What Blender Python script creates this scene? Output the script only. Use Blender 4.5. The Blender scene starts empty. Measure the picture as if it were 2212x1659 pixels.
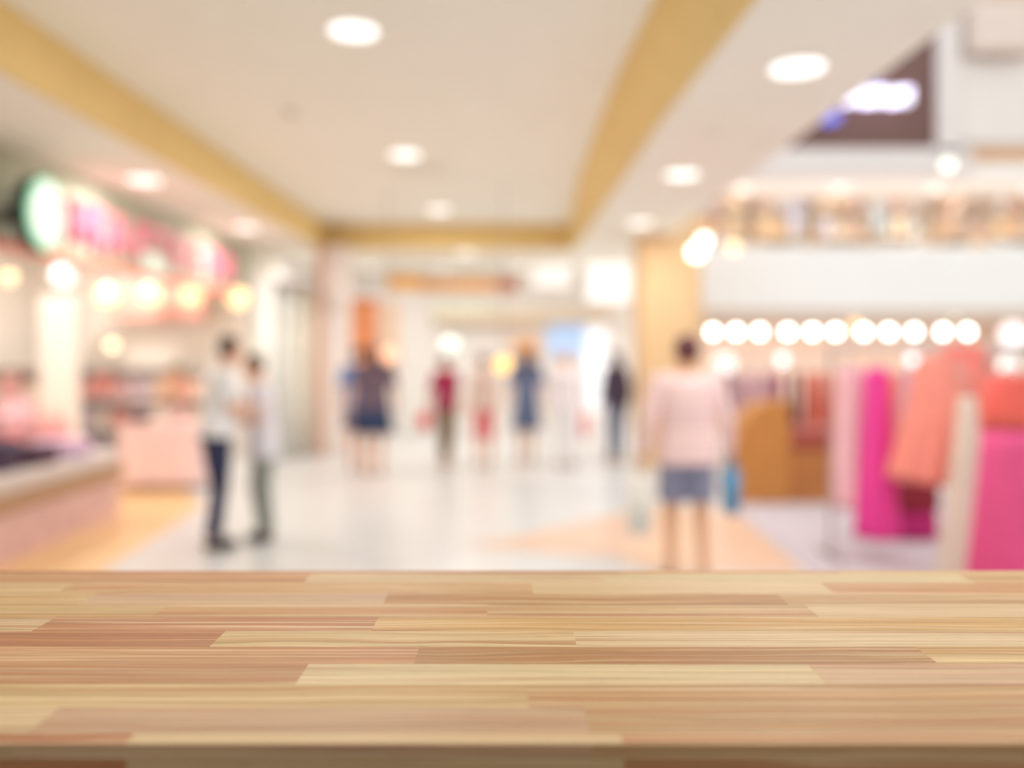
import bpy, bmesh, math, random
from mathutils import Vector, Matrix
rnd = random.Random(7)
PI = math.pi
S = bpy.context.scene
COL = S.collection

# ---------------------------------------------------------------- camera
F, CX, HY, CAMH = 1900.0, 1106.0, 765.0, 1.5      # focal length and horizon in photo pixels
cd = bpy.data.cameras.new('camera'); cam = bpy.data.objects.new('camera', cd); COL.objects.link(cam)
cam.location = (0, 0, CAMH); cam.rotation_euler = (PI/2, 0, 0)
cd.sensor_width = 36; cd.lens = F/2212*36; cd.shift_y = -(829.5-HY)/2212
cd.clip_start = 0.05
cd.dof.use_dof = True
cd.dof.focus_distance = 1/1.08
cd.dof.aperture_fstop = 1.18
cd.dof.aperture_ratio = 1.0
S.camera = cam
# ---------------------------------------------------------------- world, exposure
S.view_settings.view_transform = 'Standard'; S.view_settings.look = 'None'
S.view_settings.gamma = 1; S.view_settings.use_curve_mapping = False
S.view_settings.exposure = 0.26
W = bpy.data.worlds.new('world'); S.world = W; W.use_nodes = True
bg = W.node_tree.nodes['Background']; bg.inputs[0].default_value = (.94, 1.0, 1.0, 1); bg.inputs[1].default_value = 1.45
DOWN_W = 20.0      # watts of one ceiling downlight

def px(x, y, Z):
    """the point seen at photo pixel x, y when it stands Z metres into the hall"""
    return Vector(((x-CX)/F*Z, Z, CAMH-(y-HY)/F*Z))
def X(x, Z): return (x-CX)/F*Z
def H(y, Z): return CAMH-(y-HY)/F*Z

# ---------------------------------------------------------------- materials
def lin(c):
    return tuple(((v/255)/12.92 if v/255 <= .04045 else ((v/255+.055)/1.055)**2.4) for v in c)
MATS = {}
def mat(name, c, rough=.6, var=.06, scale=9, emit=0, metal=0, stripes=None, transp=0):
    if name in MATS: return MATS[name]
    m = bpy.data.materials.new(name); m.use_nodes = True; MATS[name] = m
    nt = m.node_tree; b = nt.nodes['Principled BSDF']
    col = lin(c)
    tc = nt.nodes.new('ShaderNodeTexCoord'); n = nt.nodes.new('ShaderNodeTexNoise')
    n.inputs['Scale'].default_value = scale; n.inputs['Detail'].default_value = 4
    r = nt.nodes.new('ShaderNodeValToRGB'); e = r.color_ramp.elements
    e[0].position = .3; e[1].position = .7
    e[0].color = (*[v*(1-var) for v in col], 1); e[1].color = (*[min(1, v*(1+var)) for v in col], 1)
    nt.links.new(tc.outputs['Object'], n.inputs['Vector']); nt.links.new(n.outputs['Fac'], r.inputs['Fac'])
    out = r.outputs['Color']
    if stripes:
        axis, freq, c2 = stripes
        sp = nt.nodes.new('ShaderNodeSeparateXYZ'); nt.links.new(tc.outputs['Object'], sp.inputs[0])
        mu = nt.nodes.new('ShaderNodeMath'); mu.operation = 'MULTIPLY'; mu.inputs[1].default_value = freq
        nt.links.new(sp.outputs[axis], mu.inputs[0])
        fr = nt.nodes.new('ShaderNodeMath'); fr.operation = 'FRACT'; nt.links.new(mu.outputs[0], fr.inputs[0])
        gt = nt.nodes.new('ShaderNodeMath'); gt.operation = 'GREATER_THAN'; gt.inputs[1].default_value = .5
        nt.links.new(fr.outputs[0], gt.inputs[0])
        mx = nt.nodes.new('ShaderNodeMix'); mx.data_type = 'RGBA'
        nt.links.new(gt.outputs[0], mx.inputs[0]); nt.links.new(out, mx.inputs[6]); mx.inputs[7].default_value = (*lin(c2), 1)
        out = mx.outputs[2]
    nt.links.new(out, b.inputs['Base Color'])
    b.inputs['Roughness'].default_value = rough; b.inputs['Metallic'].default_value = metal
    if emit:
        b.inputs['Emission Color'].default_value = (*col, 1); b.inputs['Emission Strength'].default_value = emit
    if transp:
        b.inputs['Transmission Weight'].default_value = transp; b.inputs['IOR'].default_value = 1.02
    return m
def cm(c, rough=.7, **k):
    return mat('cloth_%d_%d_%d' % tuple(c), c, rough, **k)

# ---------------------------------------------------------------- mesh helpers
def link(name, bm, m, parent=None, smooth=False, bevel=0):
    me = bpy.data.meshes.new(name)
    bmesh.ops.recalc_face_normals(bm, faces=bm.faces)
    bm.to_mesh(me); bm.free()
    for k in (m if isinstance(m, (list, tuple)) else [m]): me.materials.append(k)
    if smooth: me.polygons.foreach_set('use_smooth', [True]*len(me.polygons))
    o = bpy.data.objects.new(name, me); COL.objects.link(o)
    if bevel:
        b = o.modifiers.new('bevel', 'BEVEL'); b.width = bevel; b.segments = 2; b.limit_method = 'ANGLE'
    if parent: o.parent = parent
    return o
def tag(o, label, cat, group=None):
    o['label'] = label; o['category'] = cat
    if group: o['group'] = group
    return o
def thing(name, label, cat, loc=(0, 0, 0), rz=0, group=None):
    o = bpy.data.objects.new(name, None); COL.objects.link(o); o.empty_display_size = .1
    o.location = loc; o.rotation_euler = (0, 0, rz)
    return tag(o, label, cat, group)
def struct(name, bm, m, **k):
    o = link(name, bm, m, **k); o['kind'] = 'structure'; return o
def nb(): return bmesh.new()
def bx(bm, x0, x1, y0, y1, z0, z1, mi=0):
    vs = [bm.verts.new((x, y, z)) for z in (z0, z1) for (x, y) in ((x0, y0), (x1, y0), (x1, y1), (x0, y1))]
    for f in ((0, 3, 2, 1), (4, 5, 6, 7), (0, 1, 5, 4), (1, 2, 6, 5), (2, 3, 7, 6), (3, 0, 4, 7)):
        bm.faces.new([vs[i] for i in f]).material_index = mi
    return bm
def box(x0, x1, y0, y1, z0, z1): return bx(nb(), x0, x1, y0, y1, z0, z1)
def prism(bm, pts, z0, z1, mi=0):
    """polygon pts (x, y) raised from z0 to z1"""
    a = [bm.verts.new((x, y, z0)) for x, y in pts]; b = [bm.verts.new((x, y, z1)) for x, y in pts]
    n = len(pts); bm.faces.new(a[::-1]).material_index = mi; bm.faces.new(b).material_index = mi
    for i in range(n): bm.faces.new((a[i], a[(i+1) % n], b[(i+1) % n], b[i])).material_index = mi
    return bm
def loft(bm, rings, n=16, side=None, power=2.0, pleat=None):
    """rings: (x, y, z, rx, ry); closed tube of elliptical sections square to the path"""
    P = [Vector(r[:3]) for r in rings]; prev = None; k = len(rings)
    for i in range(k):
        t = (P[min(i+1, k-1)]-P[max(i-1, 0)])
        t = t.normalized() if t.length > 1e-9 else Vector((0, 0, 1))
        s = Vector(side) if side else (Vector((1, 0, 0)) if abs(t.x) < .85 else Vector((0, 0, 1)))
        s = (s-t*s.dot(t)).normalized(); u = t.cross(s)
        ring = []
        for j in range(n):
            a = 2*PI*j/n; c, d = math.cos(a), math.sin(a)
            q = 1.0
            if power != 2: q = (abs(c)**power+abs(d)**power)**(-1/power)
            if pleat: q *= 1+pleat[1]*(i/(k-1))*math.sin(pleat[0]*a+pleat[2]*math.sin(2.1*i/(k-1)+a))
            ring.append(bm.verts.new(P[i]+s*c*q*rings[i][3]+u*d*q*rings[i][4]))
        if prev:
            for j in range(n): bm.faces.new((prev[j], prev[(j+1) % n], ring[(j+1) % n], ring[j]))
        else: bm.faces.new(ring[::-1])
        prev = ring
    bm.faces.new(prev)
    return bm
def cap(bm, a, b, ra, rb, n=12):
    """tapered capsule from a to b"""
    a, b = Vector(a), Vector(b); t = (b-a); L = t.length
    t = t/L if L > 1e-6 else Vector((0, 0, 1)); rings = []
    for k in range(4):
        w = PI/2*(1-k/4*.999); rings.append((*(a-t*ra*math.sin(w)), max(ra*math.cos(w), 1e-4), max(ra*math.cos(w), 1e-4)))
    rings.append((*a, ra, ra)); rings.append((*b, rb, rb))
    for k in range(1, 5):
        w = PI/2*k/4*.98; rings.append((*(b+t*rb*math.sin(w)), rb*math.cos(w), rb*math.cos(w)))
    return loft(bm, rings, n)
def ball(bm, c, rx, ry=None, rz=None, seg=20, rings=12):
    ry = ry or rx; rz = rz or rx
    bmesh.ops.create_uvsphere(bm, u_segments=seg, v_segments=rings, radius=1,
        matrix=Matrix.Translation(c) @ Matrix.Diagonal((rx, ry, rz, 1)))
    return bm
def cyl(bm, c, r, h, r2=None, n=28, rot=None):
    M = Matrix.Translation(c)
    if rot: M = M @ rot
    bmesh.ops.create_cone(bm, cap_ends=True, segments=n, radius1=r, radius2=r if r2 is None else r2, depth=h, matrix=M)
    return bm
def tube(bm, a, b, r, n=10):
    a, b = Vector(a), Vector(b); return loft(bm, [(*a, r, r), (*b, r, r)], n)
def remesh(name, bm, voxel, m, parent=None, smooth=2):
    me = bpy.data.meshes.new('raw'); bm.to_mesh(me); bm.free()
    t = bpy.data.objects.new('raw', me); COL.objects.link(t)
    r = t.modifiers.new('r', 'REMESH'); r.mode = 'VOXEL'; r.voxel_size = voxel
    if smooth:
        s = t.modifiers.new('s', 'SMOOTH'); s.factor = .5; s.iterations = smooth
    dg = bpy.context.evaluated_depsgraph_get()
    new = bpy.data.meshes.new_from_object(t.evaluated_get(dg)); new.name = name
    bpy.data.objects.remove(t); bpy.data.meshes.remove(me)
    new.materials.clear(); new.materials.append(m)
    new.polygons.foreach_set('use_smooth', [True]*len(new.polygons))
    o = bpy.data.objects.new(name, new); COL.objects.link(o)
    if parent: o.parent = parent
    return o
def copy_tree(o, parent=None):
    c = o.copy(); COL.objects.link(c); c.parent = parent
    for ch in list(o.children): copy_tree(ch, c)
    return c
def area(name, loc, size, power, color=(.99, 1, .965), parent=None, rot=(0, 0, 0), spread=PI):
    l = bpy.data.lights.new(name, 'AREA'); l.shape = 'DISK'; l.size = size; l.energy = power; l.color = color; l.spread = spread
    o = bpy.data.objects.new(name, l); COL.objects.link(o); o.location = loc; o.rotation_euler = rot
    if parent: o.parent = parent
    return o

# ---------------------------------------------------------------- shared materials
M_ceil = mat('ceiling_paint', (250, 245, 233), .85, .015, 2)
M_band = mat('ochre_band_paint', (240, 208, 140), .7, .03, 3)
M_white = mat('white_paint', (243, 238, 234), .7, .02, 3)
M_floor = mat('white_polished_tile', (212, 212, 212), .28, .03, 1.2)
M_peach = mat('peach_floor_tile', (226, 190, 166), .3, .04, 2)
M_tan = mat('tan_floor_tile', (232, 190, 134), .3, .05, 2)
M_grey = mat('lilac_grey_carpet', (196, 184, 190), .9, .06, 60)
M_beige = mat('beige_wall', (228, 190, 145), .7, .03, 3)
M_pinkwall = mat('cream_wall', (244, 236, 228), .8, .03, 2)
M_metal = mat('brushed_metal', (190, 188, 186), .3, .03, 30, metal=1)
M_dark = mat('dark_plastic', (50, 48, 52), .5, .05)
M_olive = mat('grey_green_header', (196, 196, 172), .8, .03, 3)
M_brown = mat('purple_brown_panel', (112, 80, 74), .7, .04, 3)

# ---------------------------------------------------------------- floor
ZL, ZT = 3.10, 3.49       # underside of the outer ceiling and of the raised tray
XR = 2.12                 # edge of the ceiling along the atrium
XL = -3.9                 # line of the shopfront on the left
struct('floor', box(-8, 11, -8, 20, -.2, 0), M_floor)
def inlay(name, pts, m, z=.006):
    return struct(name, prism(nb(), pts, 0.0, z), m)
def gp(x, y): Z = CAMH*F/(y-HY); return (X(x, Z), Z)
inlay('floor_inlay_tan', [(-8, 3), (-2.75, 3), gp(215, 1238), gp(440, 1092), gp(400, 1062), (-3.9, 11), (-8, 11)], M_tan)
inlay('floor_inlay_peach', [gp(1740, 1236), gp(1590, 1108), gp(1400, 1096), gp(1080, 1168), gp(1000, 1178), gp(1330, 1205), gp(1430, 1236)], M_peach)
inlay('floor_carpet', [gp(1750, 1236), gp(1592, 1106), (2.3, 9.3), (9.5, 9.3), (9.5, 3), (2.0, 3)], M_grey, .012)
inlay('floor_strip_grey', [gp(1000, 1040), gp(1400, 1060), gp(1400, 1078), gp(1000, 1052)], mat('grey_floor_tile', (205, 206, 208), .3, .03))

# ---------------------------------------------------------------- ceiling
LOW = [(1.25, -4), (1.16, 0), (1.1, 3), (1.045, 4), (1.0, 5.1), (.965, 6.1), (.955, 7.5), (.93, 10), (.91, 12.4), (.9, 13.5)]
UPP = [(.95, -4), (.9, 0), (.84, 3), (.81, 4), (.785, 5.1), (.745, 6.1), (.735, 7.5), (.75, 10), (.84, 12.4), (.88, 13.5)]
bm = nb()
bx(bm, -7.2, -2.88, -8, 18.2, ZL, ZT+.2); bx(bm, -2.88, XR, 13.5, 18.2, ZL, ZT+.2); bx(bm, -2.88, XR, -8, -4, ZL, ZT+.2)
prism(bm, [(XR, -4)] + [(XR, 13.5)] + LOW[::-1], ZL, ZL+.08)
prism(bm, [(XR-.3, -4)] + [(XR-.3, 13.5)] + [(x+.12, y) for x, y in LOW[::-1]], ZL+.08, ZT+.2)
bx(bm, -2.95, 1.4, -4.05, 13.55, ZT, ZT+.2)
struct('ceiling', bm, M_ceil)
bm = nb()
lo = [bm.verts.new((x, y, ZL-.004)) for x, y in LOW]; up = [bm.verts.new((x, y, ZT+.01)) for x, y in UPP]
lo2 = [bm.verts.new((x+.06, y, ZL-.004)) for x, y in LOW]; up2 = [bm.verts.new((x+.06, y, ZT+.01)) for x, y in UPP]
for i in range(len(LOW)-1):
    bm.faces.new((lo[i], lo[i+1], up[i+1], up[i])); bm.faces.new((lo2[i], lo2[i+1], up2[i+1], up2[i])); bm.faces.new((lo[i], lo[i+1], lo2[i+1], lo2[i]))
struct('trim_1', bm, M_band, smooth=True)
struct('trim_2', box(-2.9, -2.86, -4, 13.5, ZL-.004, ZT+.005), M_band)
struct('trim_3', box(-2.86, .92, 13.46, 13.52, ZL-.004, ZT+.005), M_band)
# shell behind the viewer and at the sides
struct('wall_back_added', box(-8, 11, -8.2, -8, 0, 8), mat('grey_brown_wall', (150, 142, 132), .8, .04, 2))  # unseen wall added, kept dark so the counter front stays shaded
struct('wall_left', box(-7.3, -7.1, -8, 20, 0, 3.5), M_pinkwall)
struct('wall_right', box(10.8, 11, -8, 20, 0, 8), M_pinkwall)

# ---------------------------------------------------------------- downlights
M_glow = mat('downlight_diffuser', (255, 253, 250), .4, .0, 5, emit=1.2)
def downlight(x, y, z, label, r=.145, group='recessed ceiling downlights'):
    t = thing('ceiling_downlight', label, 'ceiling light', (x, y, z), 0, group)
    bm = nb(); loft(bm, [(0, 0, .03, r+.02, r+.02), (0, 0, -.008, r+.02, r+.02), (0, 0, -.008, r, r), (0, 0, .02, r*.97, r*.97)], 32)
    ring = link('trim_ring', bm, M_white, t, smooth=False)
    link('diffuser', cyl(nb(), (0, 0, -.011), r, .006), M_glow, ring)
    area('lamp_light', (0, 0, -.03), .2, DOWN_W, parent=t)
    return t
for (x, y, z, l) in [
    (X(764, 5.39), 5.39, ZT, 'round downlight in the raised ceiling, nearest and largest at the top of the picture'),
    (X(875, 8.75), 8.75, ZT, 'round downlight in the raised ceiling, second from the viewer with a faint grille beside it'),
    (X(948, 12.1), 12.1, ZT, 'round downlight in the raised ceiling just before its far ochre edge'),
    (X(1007, 13.9), 13.9, ZL, 'faint round downlight in the lower ceiling just beyond the far ochre edge'),
    (X(312, 8.04), 8.04, ZL, 'round downlight above the pink lettered sign, nearest on the left'),
    (X(531, 11.1), 11.1, ZL, 'round downlight beside the far end of the pink lettering, second on the left'),
    (X(697, 14.8), 14.8, ZL, 'faint small downlight farthest along the left ceiling strip'),
    (X(1723, 4.89), 4.89, ZL, 'large round downlight nearest on the right ceiling strip beside the atrium edge'),
    (X(1473, 7.8), 7.8, ZL, 'round downlight second along the right ceiling strip'),
    (X(1383, 10.7), 10.7, ZL, 'small faint downlight above the beige pillar on the right')]:
    downlight(x, y, z, l)
for y in (2.0,):     # unseen row continuing the grid overhead, kept to light the counter top
    for x, z in ((-.97, ZT if y > -4 else ZL), (-3.36, ZL), (1.56, ZL)):
        downlight(x, y, z, 'round downlight of the rows continuing unseen overhead')
# sprinkler and grille on the ceiling
t = tag(link('ceiling_sprinkler', cyl(nb(), (0, 0, -.012), .06, .024, .045), mat('pale_grey_plate', (214, 206, 192), .6, .02)), 'small round grey sprinkler plate on the raised ceiling', 'sprinkler'); t.location = (X(628, 7.2), 7.2, ZT)
bm = nb()
for k in range(6): bx(bm, -.3, .3, -.16+k*.06, -.13+k*.06, -.015, 0)
bx(bm, -.32, .32, -.18, -.165, -.018, .0); bx(bm, -.32, .32, .165, .18, -.018, .0)
t = tag(link('air_vent', bm, M_ceil), 'faint grey slotted air vent beside the second raised-ceiling downlight', 'vent'); t.location = (X(905, 9.2), 9.4, ZT)
t = tag(link('ceiling_sprinkler', cyl(nb(), (0, 0, -.012), .05, .024, .04), M_ceil), 'small round sprinkler plate on the right ceiling strip', 'sprinkler'); t.location = (X(1545, 6.4), 6.4, ZL)

# ---------------------------------------------------------------- wooden counter in front
ZTOP = 1.2; HT = CAMH-ZTOP
ROWY = [1233, 1240, 1259.5, 1282, 1306, 1333, 1363.5, 1397, 1434.5, 1478, 1528, 1585, 1608]
RT, LT, VL, TN, BO, RB, YL, PK, GD, DR, OL = (210, 156, 112), (230, 200, 158), (231, 207, 163), (213, 168, 120), (194, 142, 90), (198, 138, 98), (222, 189, 138), (219, 180, 147), (216, 172, 112), (188, 116, 76), (212, 176, 124)
ROWS = [
    [(0, RB), (1337, TN), (1815, YL)],
    [(0, RT), (664, LT), (1303, VL), (2086, TN)],
    [(0, YL), (140, TN), (1150, LT), (1788, RT)],
    [(0, OL), (190, PK), (833, BO), (1690, TN)],
    [(0, OL), (345, TN), (1053, TN), (1753, LT)],
    [(0, LT), (95, RB), (810, GD)],
    [(0, RB), (470, YL), (1242, LT)],
    [(0, RT), (900, BO), (2002, GD)],
    [(0, RT), (653, VL), (1763, PK)],
    [(0, YL), (1140, TN)],
    [(0, LT), (94, PK), (1268, TN)],
    [(0, DR), (280, LT), (1342, RT)]]
def wood_material():
    m = bpy.data.materials.new('stave_wood'); m.use_nodes = True; nt = m.node_tree; N = nt.nodes; L = nt.links
    b = N['Principled BSDF']
    at = N.new('ShaderNodeAttribute'); at.attribute_name = 'tone'
    sd = N.new('ShaderNodeAttribute'); sd.attribute_name = 'seed'
    tc = N.new('ShaderNodeTexCoord'); sp = N.new('ShaderNodeSeparateXYZ'); L.new(tc.outputs['Object'], sp.inputs[0])
    def math_(op, a, c=None, d=None):
        n = N.new('ShaderNodeMath'); n.operation = op
        for i, v in enumerate((a, c, d)):
            if v is None: continue
            if isinstance(v, (int, float)): n.inputs[i].default_value = v
            else: L.new(v, n.inputs[i])
        return n.outputs[0]
    v = math_('SUBTRACT', sp.outputs[1], sp.outputs[2])
    # slow warp so the grain wanders
    def noise(sx, sv, scale_seed, detail=3, warp=None, rough=.5):
        cb = N.new('ShaderNodeCombineXYZ')
        L.new(math_('MULTIPLY_ADD', sp.outputs[0], sx, math_('MULTIPLY', sd.outputs['Fac'], scale_seed)), cb.inputs[0])
        vv = v if warp is None else math_('ADD', v, warp)
        L.new(math_('MULTIPLY', vv, sv), cb.inputs[1]); L.new(math_('MULTIPLY', sd.outputs['Fac'], 7.3), cb.inputs[2])
        n = N.new('ShaderNodeTexNoise'); n.inputs['Scale'].default_value = 1; n.inputs['Detail'].default_value = detail; n.inputs['Roughness'].default_value = rough
        L.new(cb.outputs[0], n.inputs['Vector']); return n.outputs['Fac']
    w = math_('MULTIPLY', math_('MULTIPLY', math_('SUBTRACT', noise(3.5, 14, 31, 2), .5), .055), math_('POWER', sd.outputs['Fac'], 2.0))
    broad = noise(1.3, 60, 17, 2, w)
    bands = noise(1.8, 170, 37, 3, w, .55)
    streak = noise(2.2, 420, 53, 3, w, .6)
    fibre = noise(12, 1300, 71, 3, w, .7)
    line = noise(3.2, 560, 23, 2, w, .5)
    pore = noise(30, 900, 91, 2, w, .5)
    def ramp(x, p0, c0, p1, c1):
        r = N.new('ShaderNodeMapRange'); r.inputs['From Min'].default_value = p0; r.inputs['From Max'].default_value = p1
        r.inputs['To Min'].default_value = c0; r.inputs['To Max'].default_value = c1; L.new(x, r.inputs['Value']); return r.outputs[0]
    def mixc(fac, a, c, blend='MIX'):
        n = N.new('ShaderNodeMix'); n.data_type = 'RGBA'; n.blend_type = blend
        if isinstance(fac, (int, float)): n.inputs[0].default_value = fac
        else: L.new(fac, n.inputs[0])
        for k_, q in ((6, a), (7, c)):
            if isinstance(q, tuple): n.inputs[k_].default_value = q
            else: L.new(q, n.inputs[k_])
        return n.outputs[2]
    cream = (*lin((238, 212, 172)), 1); rust = (*lin((186, 122, 76)), 1)
    c0 = mixc(ramp(bands, .51, 0, .66, .6), at.outputs['Color'], cream)      # pale sapwood bands
    c0 = mixc(ramp(bands, .47, 0, .32, .65), c0, rust)                       # darker latewood bands
    f = math_('MULTIPLY', ramp(broad, .3, .88, .7, 1.12), ramp(streak, .34, .78, .62, 1.06))
    f = math_('MULTIPLY', f, ramp(fibre, .3, .88, .7, 1.1))
    f = math_('MULTIPLY', f, ramp(line, .29, .5, .38, 1.0))
    f = math_('MULTIPLY', f, ramp(pore, .27, .66, .35, 1.0))
    cb = N.new('ShaderNodeCombineColor')
    L.new(math_('POWER', f, .85), cb.inputs[0]); L.new(f, cb.inputs[1]); L.new(math_('POWER', f, 1.2), cb.inputs[2])
    L.new(mixc(1.0, c0, cb.outputs[0], 'MULTIPLY'), b.inputs['Base Color'])
    b.inputs['Roughness'].default_value = .5; b.inputs['Specular IOR Level'].default_value = .25
    return m
WOODK = .87
def counter():
    t = thing('wooden_counter', 'pale stave-jointed wooden counter across the whole foreground with a shaded front edge', 'counter', (0, 0, 0))
    bm = nb(); tone = bm.faces.layers.float_color.new('tone') if False else bm.loops.layers.float_color.new('tone')
    seed = bm.loops.layers.float.new('seed')
    def quad(p, c, s):
        f = bm.faces.new([bm.verts.new(q) for q in p]); cc = lin(c)
        for l in f.loops: l[tone] = (*[v*WOODK for v in cc], 1); l[seed] = s
    XE = 1.05
    def zy(y): return HT*F/(y-HY)
    for i, row in enumerate(ROWS):
        y0, y1 = ROWY[i], ROWY[i+1]; Ya, Yb = zy(y0), zy(y1); Zm = (Ya+Yb)/2
        xs = [-XE] + [X(s[0], Zm) for s in row[1:]] + [XE]
        for k, s in enumerate(row):
            j = [rnd.uniform(.97, 1.03)]*3; c = [min(255, a*b) for a, b in zip(s[1], j)]
            quad([(xs[k], Yb, ZTOP), (xs[k+1], Yb, ZTOP), (xs[k+1], Ya, ZTOP), (xs[k], Ya, ZTOP)], c, rnd.random())
    Yn, Yf = zy(1608), zy(1233); TH = .045
    fz = [ZTOP, ZTOP-33/F*Yn, ZTOP-TH]
    for (row, a, b_) in (([(0, LT), (25, PK), (1280, TN)], 0, 1), ([(0, DR), (273, LT), (1348, RT)], 1, 2)):
        xs = [-XE] + [X(s[0], Yn) for s in row[1:]] + [XE]
        for k, s in enumerate(row):
            quad([(xs[k], Yn, fz[b_]), (xs[k+1], Yn, fz[b_]), (xs[k+1], Yn, fz[a]), (xs[k], Yn, fz[a])], s[1], rnd.random())
    quad([(-XE, Yf, ZTOP-TH), (XE, Yf, ZTOP-TH), (XE, Yf, ZTOP), (-XE, Yf, ZTOP)], RB, .3)
    for sx in (-XE, XE): quad([(sx, Yn, ZTOP-TH), (sx, Yf, ZTOP-TH), (sx, Yf, ZTOP), (sx, Yn, ZTOP)], TN, .6)
    quad([(-XE, Yn, ZTOP-TH), (XE, Yn, ZTOP-TH), (XE, Yf, ZTOP-TH), (-XE, Yf, ZTOP-TH)], TN, .5)
    wm = wood_material()
    me = bpy.data.meshes.new('tabletop'); bm.to_mesh(me); bm.free(); me.materials.append(wm)
    o = bpy.data.objects.new('tabletop', me); COL.objects.link(o); o.parent = t
    wd = mat('counter_base_wood', (170, 125, 85), .6, .08, 20)
    for x in (-.95, .95):
        for y in (Yn+.06, Yf-.06): link('leg', box(x-.03, x+.03, y-.03, y+.03, 0, ZTOP-TH), wd, t)
    link('apron', box(-.92, .92, Yf-.08, Yf-.055, ZTOP-TH-.1, ZTOP-TH), wd, t)
counter()

# ---------------------------------------------------------------- right: facade over the atrium
ZF = 13.5
def panel(name, x0, x1, y0, y1, Z, d, m, kind=True, **k):
    """a slab whose front stands at depth Z between photo columns x0..x1 and rows y0..y1, d metres deep"""
    bm = box(X(x0, Z), X(x1, Z), Z, Z+d, H(y1, Z), H(y0, Z))
    return struct(name, bm, m) if kind else link(name, bm, m, **k)
panel('wall_upper_facade', 1500, 2030, -160, 318, ZF+.1, .3, M_brown)
M_fascia = mat('white_fascia', (246, 243, 241), .6, .01, 2)
panel('wall_fascia', 1512, 2640, 532, 668, ZF-.1, .5, M_fascia)
panel('trim_4', 1600, 2100, 320, 378, ZF-.05, .5, mat('pale_lilac_beam', (222, 212, 210), .7, .02))
panel('wall_column', 2030, 2076, -160, 330, ZF-.05, .5, mat('grey_white_column', (222, 212, 210), .7, .02))
panel('wall_upper_right', 2060, 2640, 128, 305, ZF, .4, mat('upper_white', (226, 217, 213), .7, .02))
panel('wall_upper_top', 2076, 2640, -160, 128, ZF+.3, .3, mat('rose_brown_wall', (205, 175, 160), .8, .05, 1.5))
panel('wall_upper_shop', 1380, 2640, 300, 540, ZF+2.6, .2, mat('warm_shop_back', (226, 186, 150), .8, .06, 1.2))
struct('floor_upper', box(X(1480, ZF), 10.8, ZF+.4, ZF+2.6, 2.95, 3.15), M_white)
# lit shop sign on the dark panel
t = thing('shop_sign', 'glowing white shop sign with blue marks on the dark upper panel', 'sign', px(1885, 205, ZF-.06))
M_sign = mat('lit_white_sign', (240, 238, 252), .4, 0, 5, emit=.9)
M_blue = mat('lit_blue_mark', (110, 120, 225), .4, 0, 5, emit=.7)
k = ZF/F
for i in range(6):
    w = [20, 15, 22, 17, 20, 18][i]
    bm = nb(); x = (-72+i*27.5)*k
    bx(bm, x, x+w*k*.35, -.03, .18, -16*k, 14*k)
    if i % 2: bx(bm, x, x+w*k, -.03, .18, 6*k, 14*k)
    else: bx(bm, x, x+w*k, -.03, .18, -16*k, -8*k)
    bx(bm, x+w*k*.65, x+w*k, -.03, .18, -16*k, 14*k)
    link('sign_letter', bm, M_sign, t)
link('sign_mark', ball(nb(), (-8*k, .09, 38*k), 24*k, .08, 14*k), M_blue, t)
link('sign_mark', ball(nb(), (-88*k, .09, -46*k), 24*k, .08, 14*k), M_blue, t)
# hanging box sign at the top right
bm = box(X(2085, ZF), X(2215, ZF), ZF-.3, ZF+.1, H(122, ZF), H(18, ZF))
tag(link('sign_box', bm, mat('grey_white_box', (214, 196, 186), .6, .03), bevel=.02), 'grey-white box mounted high on the facade at the upper right corner', 'box')

# upper floor shop goods behind a glass balustrade
t = thing('glass_balustrade', 'clear glass balustrade along the upper shop floor above the white fascia', 'railing', (0, ZF+.1, H(532, ZF)))
gm = mat('clear_glass', (245, 250, 250), .05, 0, 5, transp=1)
for i in range(5):
    x0 = X(1520, ZF)+i*1.5; link('glass_panel', box(x0, x0+1.46, 0, .012, .03, .5), gm, t)
link('handrail', box(X(1520, ZF), 10.4, -.02, .03, .5, .54), M_metal, t)
UP = [((246, 220, 190), 'peach'), ((240, 200, 156), 'orange'), ((216, 180, 156), 'brown'), ((236, 226, 218), 'cream'), ((214, 206, 222), 'lilac'), ((232, 196, 180), 'rose'), ((226, 176, 140), 'rust'), ((214, 214, 214), 'grey')]
def bust(col, lab, x, y, z, s, grp):
    """dressed torso form on a stand"""
    t = thing('dress_form', lab, 'dress form', (x, y, z), rnd.uniform(-.5, .5), grp)
    bm = nb(); loft(bm, [(0, 0, .42*s, .13*s, .1*s), (0, 0, .55*s, .15*s, .1*s), (0, 0, .7*s, .11*s, .085*s), (0, 0, .85*s, .16*s, .11*s), (0, 0, .97*s, .17*s, .085*s), (0, 0, 1.02*s, .07*s, .06*s), (0, 0, 1.09*s, .045*s, .045*s)], 20)
    link('torso', bm, cm(col), t, smooth=True)
    bm = nb(); cyl(bm, (0, 0, .22*s), .014, .42*s); cyl(bm, (0, 0, .012), .14*s, .024)
    link('stand', bm, M_metal, t)
def stock_box(col, x, y, z, w, d, h, label, grp, name='goods_box'):
    t = tag(link(name, box(-w/2, w/2, -d/2, d/2, 0, h), cm(col), bevel=.01), label, 'box', grp); t.location = (x, y, z); t.rotation_euler.z = rnd.uniform(-.15, .15); return t
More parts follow.
